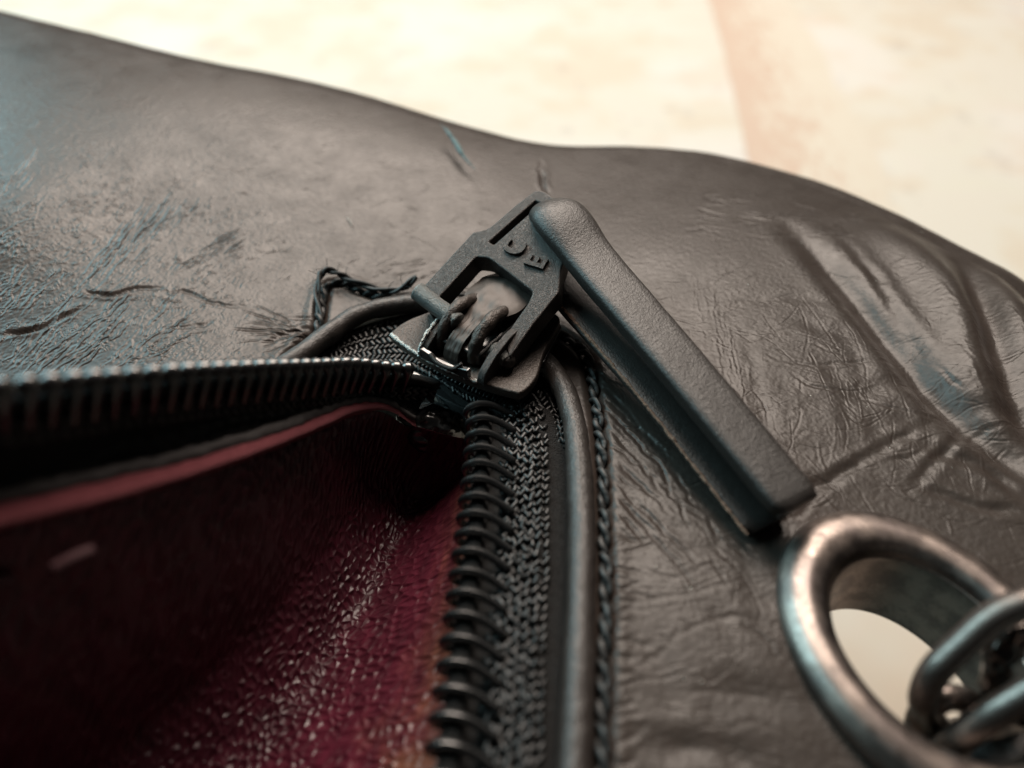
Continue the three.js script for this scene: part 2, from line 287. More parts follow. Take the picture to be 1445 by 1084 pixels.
const speck = floatTex(512, Float32Array.from({ length: 512 * 512 }, (_, i) => { const u = (i % 512) / 512, v = Math.floor(i / 512) / 512; return 0.5 * n110(u, v) + 0.35 * n48(u, v) + 0.3 * n20(u, v); }));
const leatherColor = dataTex(1024, (u, v) => { const x = u * SIDE, z = v * SIDE, k = 1 + 0.2 * fbm(x * 0.3, z * 0.3, 1, 3) + 0.12 * fbm(x * 1.6, z * 1.6, 4, 2); return [0.0, 0.0, 0.0].map((_, c) => Math.pow([0.034, 0.0252, 0.0208][c] * k, 1 / 2.2)); }, { srgb: true });
const leatherRough = dataTex(1024, (u, v) => { const x = u * SIDE + X0, z = v * SIDE + Z0, rubbed = smooth(-x + 8 * fbm(x * 0.08, z * 0.08, 3, 2), 14, 40) * smooth(z, -50, -10); return [0.37 - 0.08 * rubbed + 0.12 * fbm(x * 0.25, z * 0.25, 6, 3) + 0.1 * fbm(x * 1.4, z * 1.4, 2, 2)]; });
const bronzeColor = dataTex(512, (u, v) => { const d = smooth(0.7 * n8(u, v) + 0.3 * n48(u, v), 0.3, 0.8); return [lerp(0.52, 0.41, d), lerp(0.48, 0.38, d), lerp(0.455, 0.365, d)]; }, { srgb: true });
const bronzeRough = dataTex(512, (u, v) => [0.33 + 0.10 * n20(u, v) + 0.05 * n48(u, v)]);
const patinaColor = dataTex(512, (u, v) => { const d = smooth(0.6 * n20(u, v) + 0.4 * n110(u, v), 0.35, 0.7); return [lerp(0.36, 0.24, d), lerp(0.33, 0.23, d), lerp(0.31, 0.225, d)]; }, { srgb: true });

const std = (o) => new THREE.MeshStandardMaterial({ side: THREE.DoubleSide, ...o });
const M = {
  leather: new THREE.MeshPhysicalMaterial({ side: THREE.DoubleSide, specularIntensity: 0.4, map: leatherColor, roughnessMap: leatherRough, roughness: 1, bumpMap: leatherBump, bumpScale: 0.001 }),
  welt: std({ color: new THREE.Color().setRGB(0.026, 0.021, 0.0185), roughness: 0.44, bumpMap: withRepeat(speck, 0.12, 0.12), bumpScale: 0.00006 }),
  tab: std({ color: new THREE.Color().setRGB(0.021, 0.0172, 0.0152), roughness: 0.46, bumpMap: withRepeat(speck, 0.13, 0.13), bumpScale: 0.00005 }),
  rawEdge: std({ color: new THREE.Color().setRGB(0.19, 0.115, 0.08), roughness: 0.9, bumpMap: withRepeat(speck, 0.2, 0.2), bumpScale: 0.00015 }),
  thread: std({ color: new THREE.Color().setRGB(0.018, 0.019, 0.019), roughness: 0.55 }),
  tape: std({ color: new THREE.Color().setRGB(0.009, 0.009, 0.009), roughness: 1, bumpMap: withRepeat(cellGrain, 1, 1), bumpScale: 0.0002 }),
  yarn: std({ color: new THREE.Color().setRGB(0.008, 0.0083, 0.0085), roughness: 0.45 }),
  tooth: new THREE.MeshPhysicalMaterial({ side: THREE.DoubleSide, color: new THREE.Color().setRGB(0.010, 0.010, 0.010), roughness: 0.27, ior: 1.9 }),
  bronze: std({ map: bronzeColor, metalness: 1, roughnessMap: bronzeRough, roughness: 1, bumpMap: withRepeat(speck, 0.05, 0.05), bumpScale: 0.000006 }),
  blackMetal: std({ color: new THREE.Color().setRGB(0.042, 0.036, 0.033), metalness: 0.35, roughness: 0.42, bumpMap: withRepeat(fineGrain, 0.13, 0.13), bumpScale: 0.00005 }),
  brownMetal: std({ color: new THREE.Color().setRGB(0.042, 0.032, 0.0265), metalness: 0.25, roughness: 0.52, bumpMap: withRepeat(speck, 0.1, 0.1), bumpScale: 0.00008 }),
};

/* ---------------------------------------------------------------- the setting */
{
  const tone = dataTex(1024, (u, v) => {
    const m = 0.6 * n20(u, v) + 0.25 * n48(u, v) + 0.3 * n8(u, v), pink = smooth(m, 0.5, 0.82), pale = smooth(n8(v, u), 0.5, 0.9), spot = smooth(n48(v, u) * 0.7 + n110(u, v) * 0.3, 0.72, 0.85);
    return [0.715 - 0.01 * pink - 0.035 * spot + 0.015 * pale, 0.69 - 0.03 * pink - 0.04 * spot + 0.015 * pale, 0.645 - 0.045 * pink - 0.035 * spot + 0.03 * pale];
  }, { srgb: true });
  const floorMat = std({ map: tone, roughness: 0.75 });
  const g = new THREE.PlaneGeometry(6, 6, 1, 1).rotateX(-Math.PI / 2).translate(0, FLOOR * MM, 0);
  const uv = g.attributes.uv; for (let i = 0; i < uv.count; i++) uv.setXY(i, uv.getX(i) * 6 / 0.42, uv.getY(i) * 6 / 0.42);
  const floor = new THREE.Mesh(g, floorMat); floor.name = 'floor'; floor.receiveShadow = true;
  floor.userData = { kind: 'structure', label: 'pale cream mottled stone floor, brightly lit, blurred behind the bag' }; scene.add(floor);
  // the darker pink-brown band inlaid in it
  const bandL = [[985, -60], [1000, 0], [1018, 60], [1032, 120], [1046, 180], [1058, 240], [1075, 330]].map((p) => atY(...p, FLOOR));
  const band = gridGeo(24, 160, (a, b) => { const k = b * (bandL.length - 1), i = Math.min(Math.floor(k), bandL.length - 2), p = bandL[i].clone().lerp(bandL[i + 1], k - i), ww = 58; return [p.x + a * (ww + 10 * fbm(p.z * 0.02, a, 0, 3)) + (a === 0 ? 2 * fbm(p.z * 0.1, 3) : 0), FLOOR + 0.4, p.z, 0.02 + a * 0.96, p.z / 160]; });
  const pinkTone = dataTex(512, (u, v) => { const m = smooth(0.5 * n20(u, v) + 0.35 * n48(u, v) + 0.25 * n8(u, v) + 0.9 * (u - 0.4), 0.3, 0.9); return [lerp(0.68, 0.715, m), lerp(0.595, 0.675, m), lerp(0.53, 0.62, m)]; }, { srgb: true });
  part('floor_inlay', band, std({ map: pinkTone, roughness: 0.8 }), floor);
}

/* ---------------------------------------------------------------- the bag */
const bag = thing('leather_bag', 'worn black leather bag with wine lining, its zip half open, lying on the pale floor', 'handbag', V(0, FLOOR, 0));
const OPEN_EDGE = [[-260, 585], [-100, 572], [0, 562], [150, 548], [300, 542], [370, 532], [410, 515], [436, 497], [462, 477], [502, 450], [545, 437], [595, 432], [660, 440], [720, 470], [762, 508], [788, 540], [806, 585], [815, 640], [820, 740], [818, 880], [814, 1000], [810, 1090], [804, 1300]];
const openPts = [...OPEN_EDGE.map((p) => onLeather(...p)), V(3.5, 0, 85), V(2, 0, 122)], openCurve = curve(openPts);
const openPoly = openCurve.getPoints(260).map((p) => [p.x, p.z]); openPoly.push([-190, 125], [-190, openPoly[0][1]]);
const inPoly = (poly, x, z) => { let c = false; for (let i = 0, j = poly.length - 1; i < poly.length; j = i++) { const a = poly[i], b = poly[j]; if ((a[1] > z) !== (b[1] > z) && x < (b[0] - a[0]) * (z - a[1]) / (b[1] - a[1]) + a[0]) c = !c; } return c; };
const RING = { c: V(32.15, 0, 30.8), a: V(-0.28, 0, -0.96).normalize(), b: V(-0.96, 0, 0.28).normalize() };
const inRing = (x, z, ra, rb) => { const dx = x - RING.c.x, dz = z - RING.c.z; return ((dx * RING.a.x + dz * RING.a.z) / ra) ** 2 + ((dx * RING.b.x + dz * RING.b.z) / rb) ** 2 < 1; };
{
  const BACK = [[-320, -25, 17], [-150, -8, 16], [0, 20, 14.5], [200, 62, 12], [430, 108, 9], [620, 163, 6], [770, 200, 3.3], [900, 206, 2.4], [1000, 214, 2.2], [1100, 235, 2], [1200, 265, 2], [1300, 310, 1.6], [1380, 352, 0.8], [1450, 395, 0.3], [1540, 470, 0]].map(([x, y, h]) => atY(x, y + lerp(12, -9, smooth(x, 100, 1300)), h));
  const backC = curve(BACK), N = 900, ROWS = 720, ROLL = 40, DROP = 16, total = ROWS + ROLL + DROP;
  const B = [], T = []; for (let i = 0; i <= N; i++) { B.push(backC.getPointAt(i / N)); T.push(backC.getTangentAt(i / N)); }
  const x0 = -135, x1 = 62, z0 = 115, last = {};
  const g = gridGeo(N, total, (u, v) => {
    const i = Math.round(u * N), j = Math.round(v * total), b = B[i], fx = lerp(x0, x1, u);
    if (j <= ROWS) {
      const t = j / ROWS, x = lerp(fx, b.x, t), z = lerp(z0, b.z, t);
      let y = height(x, z) - 3 * clamp((t - 0.8) / 0.2, 0, 1) ** 2; last[i] = y;
      return [x, y, z, (x - X0) / SIDE, (z - Z0) / SIDE];
    }
    const out = V(-T[i].z, 0, T[i].x); if (out.z > 0) out.negate(); out.setY(0).normalize();
    const R = lerp(14, 9, smooth(b.x, -40, 20)), drop = lerp(60, 2, smooth(b.x, 0, 34));
    const th = Math.min(1, (j - ROWS) / ROLL) * Math.PI * 0.52, d = Math.max(0, (j - ROWS - ROLL) / DROP);
    const f = R * Math.sin(th), dn = R * (1 - Math.cos(th)) + d * drop, s = R * th + d * drop;
    const x = b.x + out.x * (f - 3 * d), z = b.z + out.z * (f - 3 * d);
    return [x, last[i] - dn + 0.4 * fbm(x * 0.12, dn * 0.2, 4, 3) * Math.min(1, th), z, (b.x - X0 + out.x * s) / SIDE, (b.z - Z0 + out.z * s) / SIDE];
  }, (x, z, v) => !inPoly(openPoly, x, z) && !inRing(x, z, 10.2, 8.2));
  part('outer_leather', g, M.leather, bag);
}
{ // cool glint on a crease near the back edge, painted as a pale teal sliver
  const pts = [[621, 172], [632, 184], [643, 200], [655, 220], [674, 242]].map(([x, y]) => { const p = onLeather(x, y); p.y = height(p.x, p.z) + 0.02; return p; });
  part('painted_glint', sweep(pts, (t) => 0.34 * Math.sin(Math.PI * clamp(t, 0.04, 0.96)) * (1 + 0.5 * nz(t * 9, 2)), { sides: 8, steps: 60, wob: 0.2, wobF: 1.5 }), std({ color: new THREE.Color().setRGB(0.11, 0.18, 0.185), roughness: 0.7 }), bag, 'painted pale teal glint on a crease of the leather near its back edge');
}
// rolled edge round the opening
{
  const pts = openCurve.getPoints(150).map((p) => V(p.x, height(p.x, p.z) * 0.3 + TP(p.x, Math.min(p.z, 56)) * 0.7 + 0.35, p.z));
  part('rolled_edge', sweep(pts, (t) => 1.2 + 0.1 * nz(t * 40, 3), { sides: 24, steps: 900, wob: 0.14, wobF: 0.5 }), M.welt, bag);
}
// stitching: every stitch a short two-ply cord that dives into the leather at both ends
{
  const seam = curve(SEAM.map((p) => onLeather(...p))), L = seam.getLength(), step = 4.6, n = Math.floor(L / step);
  const ply = (pts, r, twist, ph) => {
    const c = curve(pts), k = 34, a = [], len = c.getLength();
    for (let i = 0; i <= k; i++) { const t = i / k, p = c.getPoint(t), tg = c.getTangent(t), s = tg.clone().cross(V(0, 1, 0)).normalize(), nn = s.clone().cross(tg).normalize(), an = t * len * twist + ph; a.push(p.addScaledVector(s, Math.cos(an) * r).addScaledVector(nn, Math.sin(an) * r)); }
    return sweep(a, r * 1.02, { sides: 8, steps: k, raw: true, wob: 0.1, wobF: 3 });
  };
  const cord = (pts, r = 0.31, tw = 1.6) => mergeGeometries([ply(pts, r, tw, 0), ply(pts, r, tw, Math.PI)]);
  for (let i = 0; i < n; i++) {
    const pts = []; for (let k = 0; k <= 6; k++) { const t = (i + 0.02 + k / 6 * 0.98) / n, p = seam.getPointAt(Math.min(1, t)); p.y = height(p.x, p.z) + 0.66 - (k === 0 || k === 6 ? 0.45 : 0) + (k === 3 ? 0.12 : 0); p.x += rr(-0.08, 0.08); p.z += rr(-0.08, 0.08); pts.push(p); }
    const mid = pts[3]; if (mid.z > 50) continue;
    part('stitch', cord(pts), M.thread, bag);
  }
  // the slack thread drawn up from the corner of the seam towards the slider
  const slack = [[452, 452], [449, 425], [455, 404], [464, 399], [478, 401], [492, 405], [520, 413], [548, 419], [570, 420], [590, 414]].map(([x, y], i) => { const p = onLeather(x, y); p.y += [0.3, 1.0, 1.6, 1.9, 1.7, 1.3, 1.0, 0.9, 1.4, 2.5][i]; return p; });
  part('loose_thread', mergeGeometries([cord(slack, 0.24, 1.1), ...Array.from({ length: 16 }, () => { const k = Math.floor(rr(1, slack.length - 1)), p = slack[k].clone(), d = V(rr(-1, 1), rr(0, 1), rr(-1, 0.6)).normalize().multiplyScalar(rr(0.6, 1.8)); return sweep([p, p.clone().addScaledVector(d, 0.5).add(V(rr(-0.2, 0.2), 0.15, 0)), p.clone().add(d)], 0.035, { sides: 5, steps: 10 }); })]), M.thread, bag, 'slack end of black thread pulled out of the seam');
}
// the two halves of the zip
const toothGeo = (() => {   // x towards the head, y off the tape, z along the row
  const p = [V(-3.6, 0.25, -1.0), V(-2.5, 0.72, -0.5), V(-1.5, 1.12, -0.15), V(-0.5, 1.3, 0), V(0.4, 1.14, 0), V(1.0, 0.6, 0), V(1.1, -0.1, 0.1), V(0.8, -0.7, 0.2), V(-0.4, -1.0, 0.5), V(-2.8, -0.7, 0.75)];
  return inMetres(sweep(p, (t) => 0.36 + 0.06 * Math.exp(-(((t - 0.45) / 0.15) ** 2)), { sides: 10, steps: 34 }));
})();
const beadGeo = (() => {
  const p = [V(-2.5, 0.2, 0.2), V(-1.6, 0.5, 0.1), V(-0.8, 0.75, 0), V(0, 0.75, 0), V(0.45, 0.45, 0), V(0.62, 0, 0), V(0.4, -0.5, 0), V(-0.8, -0.7, 0.3), V(-2.3, -0.6, 0.6)];
  return inMetres(sweep(p, (t) => 0.3 + 0.52 * Math.exp(-(((t - 0.52) / 0.14) ** 2)), { sides: 12, steps: 34 }));
})();
function knitRows(list, r, len) {                      // instanced loops of yarn
  const g = inMetres(new THREE.CapsuleGeometry(r, len, 4, 8)), im = new THREE.InstancedMesh(g, M.yarn, list.length);
  return { im, set(base) { list.forEach((m, i) => { const p = V(), q = new THREE.Quaternion(), s = V(); m.decompose(p, q, s); p.sub(base).multiplyScalar(MM); im.setMatrixAt(i, new THREE.Matrix4().compose(p, q, s)); }); im.name = 'knit_loops'; im.userData.kind = 'stuff'; im.castShadow = im.receiveShadow = true; return im; } };
}
let rightHead, leftTop;
{ // near half, running towards the viewer
  const row = curve([[672, 578], [676, 600], [673, 660], [666, 740], [655, 830], [644, 920], [633, 1010], [624, 1084], [612, 1180], [600, 1290]].map((p) => atY(...p, 0.3)).concat([V(-6.5, 0.2, 80), V(-8, 0.2, 118)]));
  rightHead = row;
  const L = row.getLength(), at = (s) => { const t = clamp(s / L, 0, 1), o = row.getPointAt(t), z = row.getTangentAt(t), x = V(0, 1, 0).cross(z).normalize(); if (x.x > 0) x.negate(); return { o, z, x }; };
  const tapeGeo = gridGeo(24, 160, (u, v) => { const f = at(v * L), w = lerp(0.9, 9.2, u), p = f.o.clone().addScaledVector(f.x, -w); p.y += -0.25 - 1.4 * smooth(u, 0.55, 1); return [p.x, p.y, p.z, w / 5, v * L / 5]; });
  const under = gridGeo(12, 160, (u, v) => { const f = at(v * L), w = lerp(0.9, 9.2, u), p = f.o.clone().addScaledVector(f.x, -w); p.y += -0.9 - 1.4 * smooth(u, 0.55, 1); return [p.x, p.y, p.z]; });
  const tape = part('zipper_tape', mergeGeometries([tapeGeo, under]), M.tape, bag, 'near half of the black zip tape, running towards the viewer');
  part('core_cord', sweep(Array.from({ length: 60 }, (_, i) => { const f = at(L * i / 59); return f.o.clone().addScaledVector(f.x, -0.45); }), 0.88, { sides: 10, steps: 200 }), M.tape, tape);
  for (let s = 0.6; s < L - 0.5; s += 1.98) { const f = at(s), m = frame(f.o, f.x, V(0, 1, 0), f.x.clone().cross(V(0, 1, 0))); m.multiply(new THREE.Matrix4().makeRotationZ(rr(-0.05, 0.05))); placed('zipper_tooth', toothGeo, M.tooth, tape, m); }
  const list = [];
  for (let s = 0.4, i = 0; s < L; s += 0.9, i++) {
    const f = at(s);
    [2.7, 3.45, 4.2, 4.95, 5.7, 6.45].forEach((w, k) => {
      for (const side of [-1, 1]) {
        if (k === 0 && side < 0 && i % 2) continue;
        const o = f.o.clone().addScaledVector(f.x, -(w + side * 0.22 + rr(-0.1, 0.1))).addScaledVector(f.z, (k % 2) * 0.5 + rr(-0.18, 0.18)); o.y += 0.05 - 0.9 * smooth(w, 5.2, 7.5) + rr(-0.1, 0.16);
        const d = f.z.clone().multiplyScalar(0.85).addScaledVector(f.x, side * 0.42 + rr(-0.25, 0.25)).add(V(0, rr(-0.3, 0.35), 0)).normalize();
        list.push(new THREE.Matrix4().compose(o, new THREE.Quaternion().setFromUnitVectors(V(0, 1, 0), d), V(1, 1, 1).multiplyScalar(rr(0.85, 1.15))));
      }
    });
  }
  tape.add(knitRows(list, 0.215, 0.5).set(bag.base));
}
{ // far half, standing up at the left
  const row = curve([[622, 534, 77.9], [598, 527, 77.7], [540, 523, 75], [500, 520, 72], [443, 523, 67], [372, 526, 61.5], [300, 530, 57], [225, 535, 53], [150, 542, 50], [75, 549, 47], [0, 556, 44.5], [-80, 564, 42.5], [-170, 572, 40.5], [-420, 600, 36.5], [-800, 640, 31.5]].map((p) => atZ(...p)).concat([V(-60, 38, 70), V(-68, 37, 118)]));
  leftTop = row;
  const L = row.getLength(), at = (s) => { const t = clamp(s / L, 0, 1), o = row.getPointAt(t), z = row.getTangentAt(t), lean = lerp(0.15, 0.3, t); const x = V(0, 1, 0).addScaledVector(z, -z.y).normalize(), y = x.clone().cross(z).normalize(); if (y.z < 0) y.negate(); x.addScaledVector(y, -lean).normalize(); const y2 = y.clone().addScaledVector(x, -y.dot(x)).normalize(); return { o, z, x, y: y2, t }; };
  const hgt = (t) => lerp(3.2, 9.5, smooth(t, 0.08, 0.6));
  const tape = part('zipper_tape', mergeGeometries([0, -0.6].map((off) => gridGeo(16, 160, (u, v) => { const f = at(v * L), w = lerp(1.1, hgt(f.t), u), p = f.o.clone().addScaledVector(f.x, -w).addScaledVector(f.y, off - 0.25); return [p.x, p.y, p.z]; }))), M.tape, bag, 'far half of the black zip tape, standing up at the left');
  part('core_cord', sweep(Array.from({ length: 60 }, (_, i) => { const f = at(L * i / 59); return f.o.clone().addScaledVector(f.x, -0.8); }), 0.5, { sides: 10, steps: 200 }), M.tape, tape);
  let s = 4.0; const list = [];
  while (s < L - 0.3) { const f = at(s); placed('zipper_tooth', beadGeo, M.tooth, tape, frame(f.o, f.x, f.y, f.x.clone().cross(f.y)).scale(V(0.98, 0.98, 0.94))); s += 1.36; }
  for (let q = 0.5, i = 0; q < L; q += 0.84, i++) {
    const f = at(q);
    [2.1, 2.9].forEach((w, k) => { for (const side of [-1, 1]) { if (w > hgt(f.t) - 0.3) continue; const o = f.o.clone().addScaledVector(f.x, -(w + side * 0.2)).addScaledVector(f.y, 0.05), d = f.z.clone().multiplyScalar(0.85).addScaledVector(f.x, side * 0.5).normalize(); list.push(new THREE.Matrix4().compose(o, new THREE.Quaternion().setFromUnitVectors(V(0, 1, 0), d), V(1, 1, 1).multiplyScalar(rr(0.85, 1.15)))); } });
  }
  tape.add(knitRows(list, 0.22, 0.5).set(bag.base));
  // the leather lip behind it, from the rolled edge up to the tape
  const lip = gridGeo(20, 120, (u, v) => {
    const f = at(v * L), a = f.o.clone().addScaledVector(f.x, -2.2).addScaledVector(f.y, -1.0), e = openCurve.getPoint(clamp(lerp(0.27, 0.0, Math.min(1, v * 1.25)), 0, 1)), b = V(e.x, TP(e.x, Math.min(e.z, 56)) - 0.6, e.z), p = a.lerp(b, u);
    p.y -= Math.sin(u * Math.PI) * 3 * v; return [p.x, p.y, p.z, v * 12, u * 4];
  });
  part('inner_facing', lip, M.tape, bag);
}
{ // where both halves meet behind the slider: closed tape that runs on under the rolled edge
  const ends = [[400, 512], [446, 480], [500, 455], [560, 437], [610, 432], [670, 440], [725, 470], [768, 510], [795, 560], [806, 620]].map((p) => onLeather(...p)), c = curve(ends), inner = curve([[470, 528], [520, 522], [575, 528], [620, 560], [650, 590], [690, 598], [720, 600], [760, 640]].map((p) => atY(...p, -2.5)));
  const t = part('zipper_tape', gridGeo(120, 24, (v, u) => { const p = c.getPoint(v).lerp(inner.getPoint(v), u); p.y -= lerp(0.9, 0.2, u); return [p.x, p.y, p.z, v * 9, u * 3]; }), M.tape, bag, 'closed end of the zip tape under the slider');
  const list = [];
  for (let i = 0; i < 60; i++) for (let k = 1; k < 9; k++) { const v = i / 60, u = k / 10, p = c.getPoint(v).lerp(inner.getPoint(v), u); p.y -= lerp(0.8, 0.05, u); const d = V(rr(-0.4, 0.4) + 0.5 * (k % 2 ? 1 : -1), rr(0, 0.3), -0.7).normalize(); list.push(new THREE.Matrix4().compose(p, new THREE.Quaternion().setFromUnitVectors(V(0, 1, 0), d), V(1, 1, 1).multiplyScalar(rr(0.8, 1.15)))); }
  t.add(knitRows(list, 0.24, 0.55).set(bag.base));
}
// wine-coloured lining of the opening
{
  const bandTop = curve([[585, 590, 78], [545, 568, 76], [500, 566, 73], [450, 583, 68.5], [400, 602, 64], [330, 625, 59], [250, 648, 55], [165, 668, 51.5], [80, 686, 48.5], [0, 704, 46], [-90, 722, 43.5], [-180, 742, 41.5], [-420, 800, 37.5], [-800, 900, 32.5]].map((p) => atZ(...p)).concat([V(-58, 30, 73), V(-66, 29, 119)]));
  const bandLow = curve([[588, 604, 78], [548, 580, 75.5], [505, 585, 72.5], [455, 606, 67.5], [405, 628, 63], [335, 654, 57.8], [255, 681, 53.6], [170, 706, 50], [85, 728, 47], [0, 748, 44.5], [-90, 768, 42], [-180, 790, 40], [-420, 850, 36], [-800, 960, 31]].map((p) => atZ(...p)).concat([V(-58, 27, 75), V(-66, 26, 120)]));
  const wine = dataTex(1024, (u, v) => {   // rubbed to tan where the zip has worn it
    const m = 0.5 * n20(u, v) + 0.3 * n48(u, v) + 0.2 * n110(u, v), e = u + 0.16 * (n8(u, v * 2) - 0.5) + 0.2 * (m - 0.5), worn = smooth(e, 0.54, 0.86) * smooth(v, 0.10, 0.17), k = 0.75 + 0.5 * m;
    return [lerp(0.285, 0.375, worn) * k, lerp(0.092, 0.245, worn) * k, lerp(0.148, 0.195, worn) * k];
  }, { srgb: true });
  const liningMat = std({ map: wine, roughness: 0.37, bumpMap: withRepeat(cellGrain, 1, 1), bumpScale: 0.0003 }); liningMat.bumpMap.channel = 1;
  const edge = std({ color: new THREE.Color().setRGB(0.26, 0.055, 0.07), roughness: 0.7, bumpMap: withRepeat(speck, 3, 0.4), bumpScale: 0.0003 });
  // folded lining edge: a thick strip with a fuzzy grey top
  const strip = gridGeo(220, 14, (v, u) => { const a = bandTop.getPoint(v), b = bandLow.getPoint(v), p = a.lerp(b, u); p.add(V(0.5, 0.35, 0.5).multiplyScalar(1.1 * Math.sin(u * Math.PI) * smooth(v, 0, 0.2))); p.y += 0.15 * fbm(p.x * 0.5, p.z * 0.5, u, 3); return [p.x, p.y, p.z, v * 10, u]; });
  part('lining_edge', strip, edge, bag, 'pinkish folded edge of the lining');
  part('edge_binding', sweep(bandTop.getPoints(80), (t) => 0.62 * (0.5 + 0.5 * smooth(t, 0, 0.3)), { sides: 12, steps: 300, wob: 0.35, wobF: 0.8 }), std({ color: new THREE.Color().setRGB(0.055, 0.05, 0.05), roughness: 0.8 }), bag);
  // black facing between the far tape and the lining edge
  part('tape_facing', gridGeo(200, 10, (v, u) => { const a = leftTop.getPoint(v).add(V(0, -2.2, -0.9)), b = bandTop.getPoint(v), p = a.lerp(b, u); p.add(V(-0.4, -0.3, -1.2).multiplyScalar(Math.sin(u * Math.PI))); return [p.x, p.y, p.z, v * 10, u]; }), M.tape, bag);
  const RIGHT = curve([[605, 612, -1], [640, 622, -1.3], [662, 650, -1.6], [660, 740, -1.6], [650, 830, -1.6], [640, 920, -1.6], [628, 1010, -1.6], [618, 1084, -1.6], [606, 1180, -1.6], [594, 1290, -1.6], [580, 1500, -1.6], [560, 1700, -1.6]].map((p) => { const q = atY(p[0], p[1], p[2]); q.x += 4.6; q.y -= 1.3; return q; }).concat([V(-5, -2.9, 85), V(-7, -2.9, 120)]));
  const wallTop = curve([[470, 536], [520, 530], [575, 532], [620, 562], [650, 592], [690, 598], [720, 600]].map((p) => atY(...p, -2.4)));
  // the zip's folded tape end, varnished black, under the slider
  const lump = new THREE.IcosahedronGeometry(1, 24), lp = lump.attributes.position, o = atY(606, 606, -4.5);
  for (let i = 0; i < lp.count; i++) { const q = V().fromBufferAttribute(lp, i), k = 1 + 0.32 * fbm(q.x * 1.6, q.y * 1.6, q.z * 1.6, 4); lp.setXYZ(i, o.x + q.x * 3.9 * k, o.y + q.y * 3.3 * k, o.z + q.z * 2.6 * k); }
  const lumpGeo = mergeVertices(lump.deleteAttribute('normal').deleteAttribute('uv'), 1e-4); lumpGeo.computeVertexNormals(); part('tape_end', lumpGeo, M.tooth, bag, 'glossy black folded end of the zip tape');
  part('end_wall', gridGeo(40, 10, (u, v) => { const p = wallTop.getPoint(u); p.y -= 20 * v; p.z -= 3 * v; return [p.x, p.y, p.z, u * 3, v]; }), M.tape, bag);
  const PROFILE = new THREE.SplineCurve([[0, -4], [0.1, -8.5], [0.24, -11.5], [0.38, -10.6], [0.52, -8.4], [0.68, -6], [0.84, -4], [1, -3]].map((p) => new THREE.Vector2(...p)));
  const lining = gridGeo(260, 260, (u, v) => {
    const a = bandLow.getPoint(v), b = RIGHT.getPoint(v), p = a.clone().lerp(b, u), s = smooth(v, 0, 0.25);
    const yy = PROFILE.getPoint(u).y, flat = lerp(-2.2, yy, smooth(v, 0, 0.10)); p.y = lerp(a.y - 0.7, flat, smooth(u, 0, 0.10)); p.x -= 0.9 * (1 - u); p.z -= 0.5 * (1 - u); if (u > 0.9) p.y = lerp(p.y, b.y, smooth(u, 0.9, 1));
    p.y += 0.5 * fbm(p.x * 0.12, p.z * 0.12, 5, 3) + 0.9 * Math.exp(-(((v - 0.16) / 0.03) ** 2)) * smooth(u, 0.6, 0.95);
    return [p.x, p.y, p.z, u, v];
  });
  { // texture in millimetres along the sheet
    const P = lining.attributes.position, uv1 = new Float32Array(P.count * 2), q = V();
    for (let k = 0; k < P.count; k++) { q.fromBufferAttribute(P, k); uv1[k * 2] = (q.x - 0.6 * q.y + 0.8 * fbm(q.x * 0.2, q.z * 0.2, 7, 2)) / 21; uv1[k * 2 + 1] = (q.z + 0.25 * q.y) / 24; }
    lining.setAttribute('uv1', new THREE.BufferAttribute(uv1, 2));
  }
  part('lining', lining, liningMat, bag);
  // a few red stitches of the inner pocket
  for (const [x0, y0, x1, y1] of [[75, 805, 132, 778], [-30, 838, 20, 818]]) part('pocket_stitch', sweep([atZ(x0, y0, 45), atZ((x0 + x1) / 2, (y0 + y1) / 2 - 2, 45.6), atZ(x1, y1, 46.4)], 0.45, { sides: 8, steps: 14 }), std({ color: new THREE.Color().setRGB(0.035, 0.006, 0.010), roughness: 0.7 }), bag);
}
// eyelet
{
  const prof = [[-13.4, 0.0, -0.1], [0, 0, 0]];
  const section = [[1.0, -0.25], [1.0, 0.35], [0.96, 1.0], [0.885, 1.55], [0.80, 1.72], [0.72, 1.55], [0.665, 1.1], [0.64, 0.55], [0.632, 0.2]];
  const ell = (a, k, y) => { const ra = k > 0.9 ? 13.45 * k : lerp(8.55, 13.45, (k - 0.632) / 0.368), rb = k > 0.9 ? 10.5 * k : lerp(6.7, 10.5, (k - 0.632) / 0.368); return RING.c.clone().addScaledVector(RING.a, Math.cos(a) * ra).addScaledVector(RING.b, Math.sin(a) * rb).add(V(0, y, 0)); };
  const sc = new THREE.CatmullRomCurve3(section.map(([k, y]) => V(k, y, 0)));
  const ringGeo = gridGeo(200, 40, (u, v) => { const s = sc.getPoint(v), p = ell(u * Math.PI * 2, s.x, s.y); p.y += 0.02 * fbm(p.x, p.z, 3, 3); return [p.x, p.y, p.z, u * 5, v * 0.7]; });
  const eyelet = part('eyelet', ringGeo, M.bronze, bag, 'large oval antique bronze eyelet with a domed rim');
  const barrelGeo = gridGeo(160, 10, (u, v) => { const p = ell(u * Math.PI * 2, 0.632, lerp(0.2, -8.2, v)); p.sub(RING.c); p.x *= 1 + 0.012 * (v > 0.02); p.z *= 1 + 0.012 * (v > 0.02); p.add(RING.c); return [p.x, p.y, p.z, u * 5, v]; });
  part('barrel', barrelGeo, M.bronze, eyelet);
  part('rim_line', sweep(Array.from({ length: 64 }, (_, i) => ell(i / 64 * Math.PI * 2, 0.634, 0.2)), 0.13, { closed: true, sides: 8, steps: 256 }), M.bronze, eyelet);
}

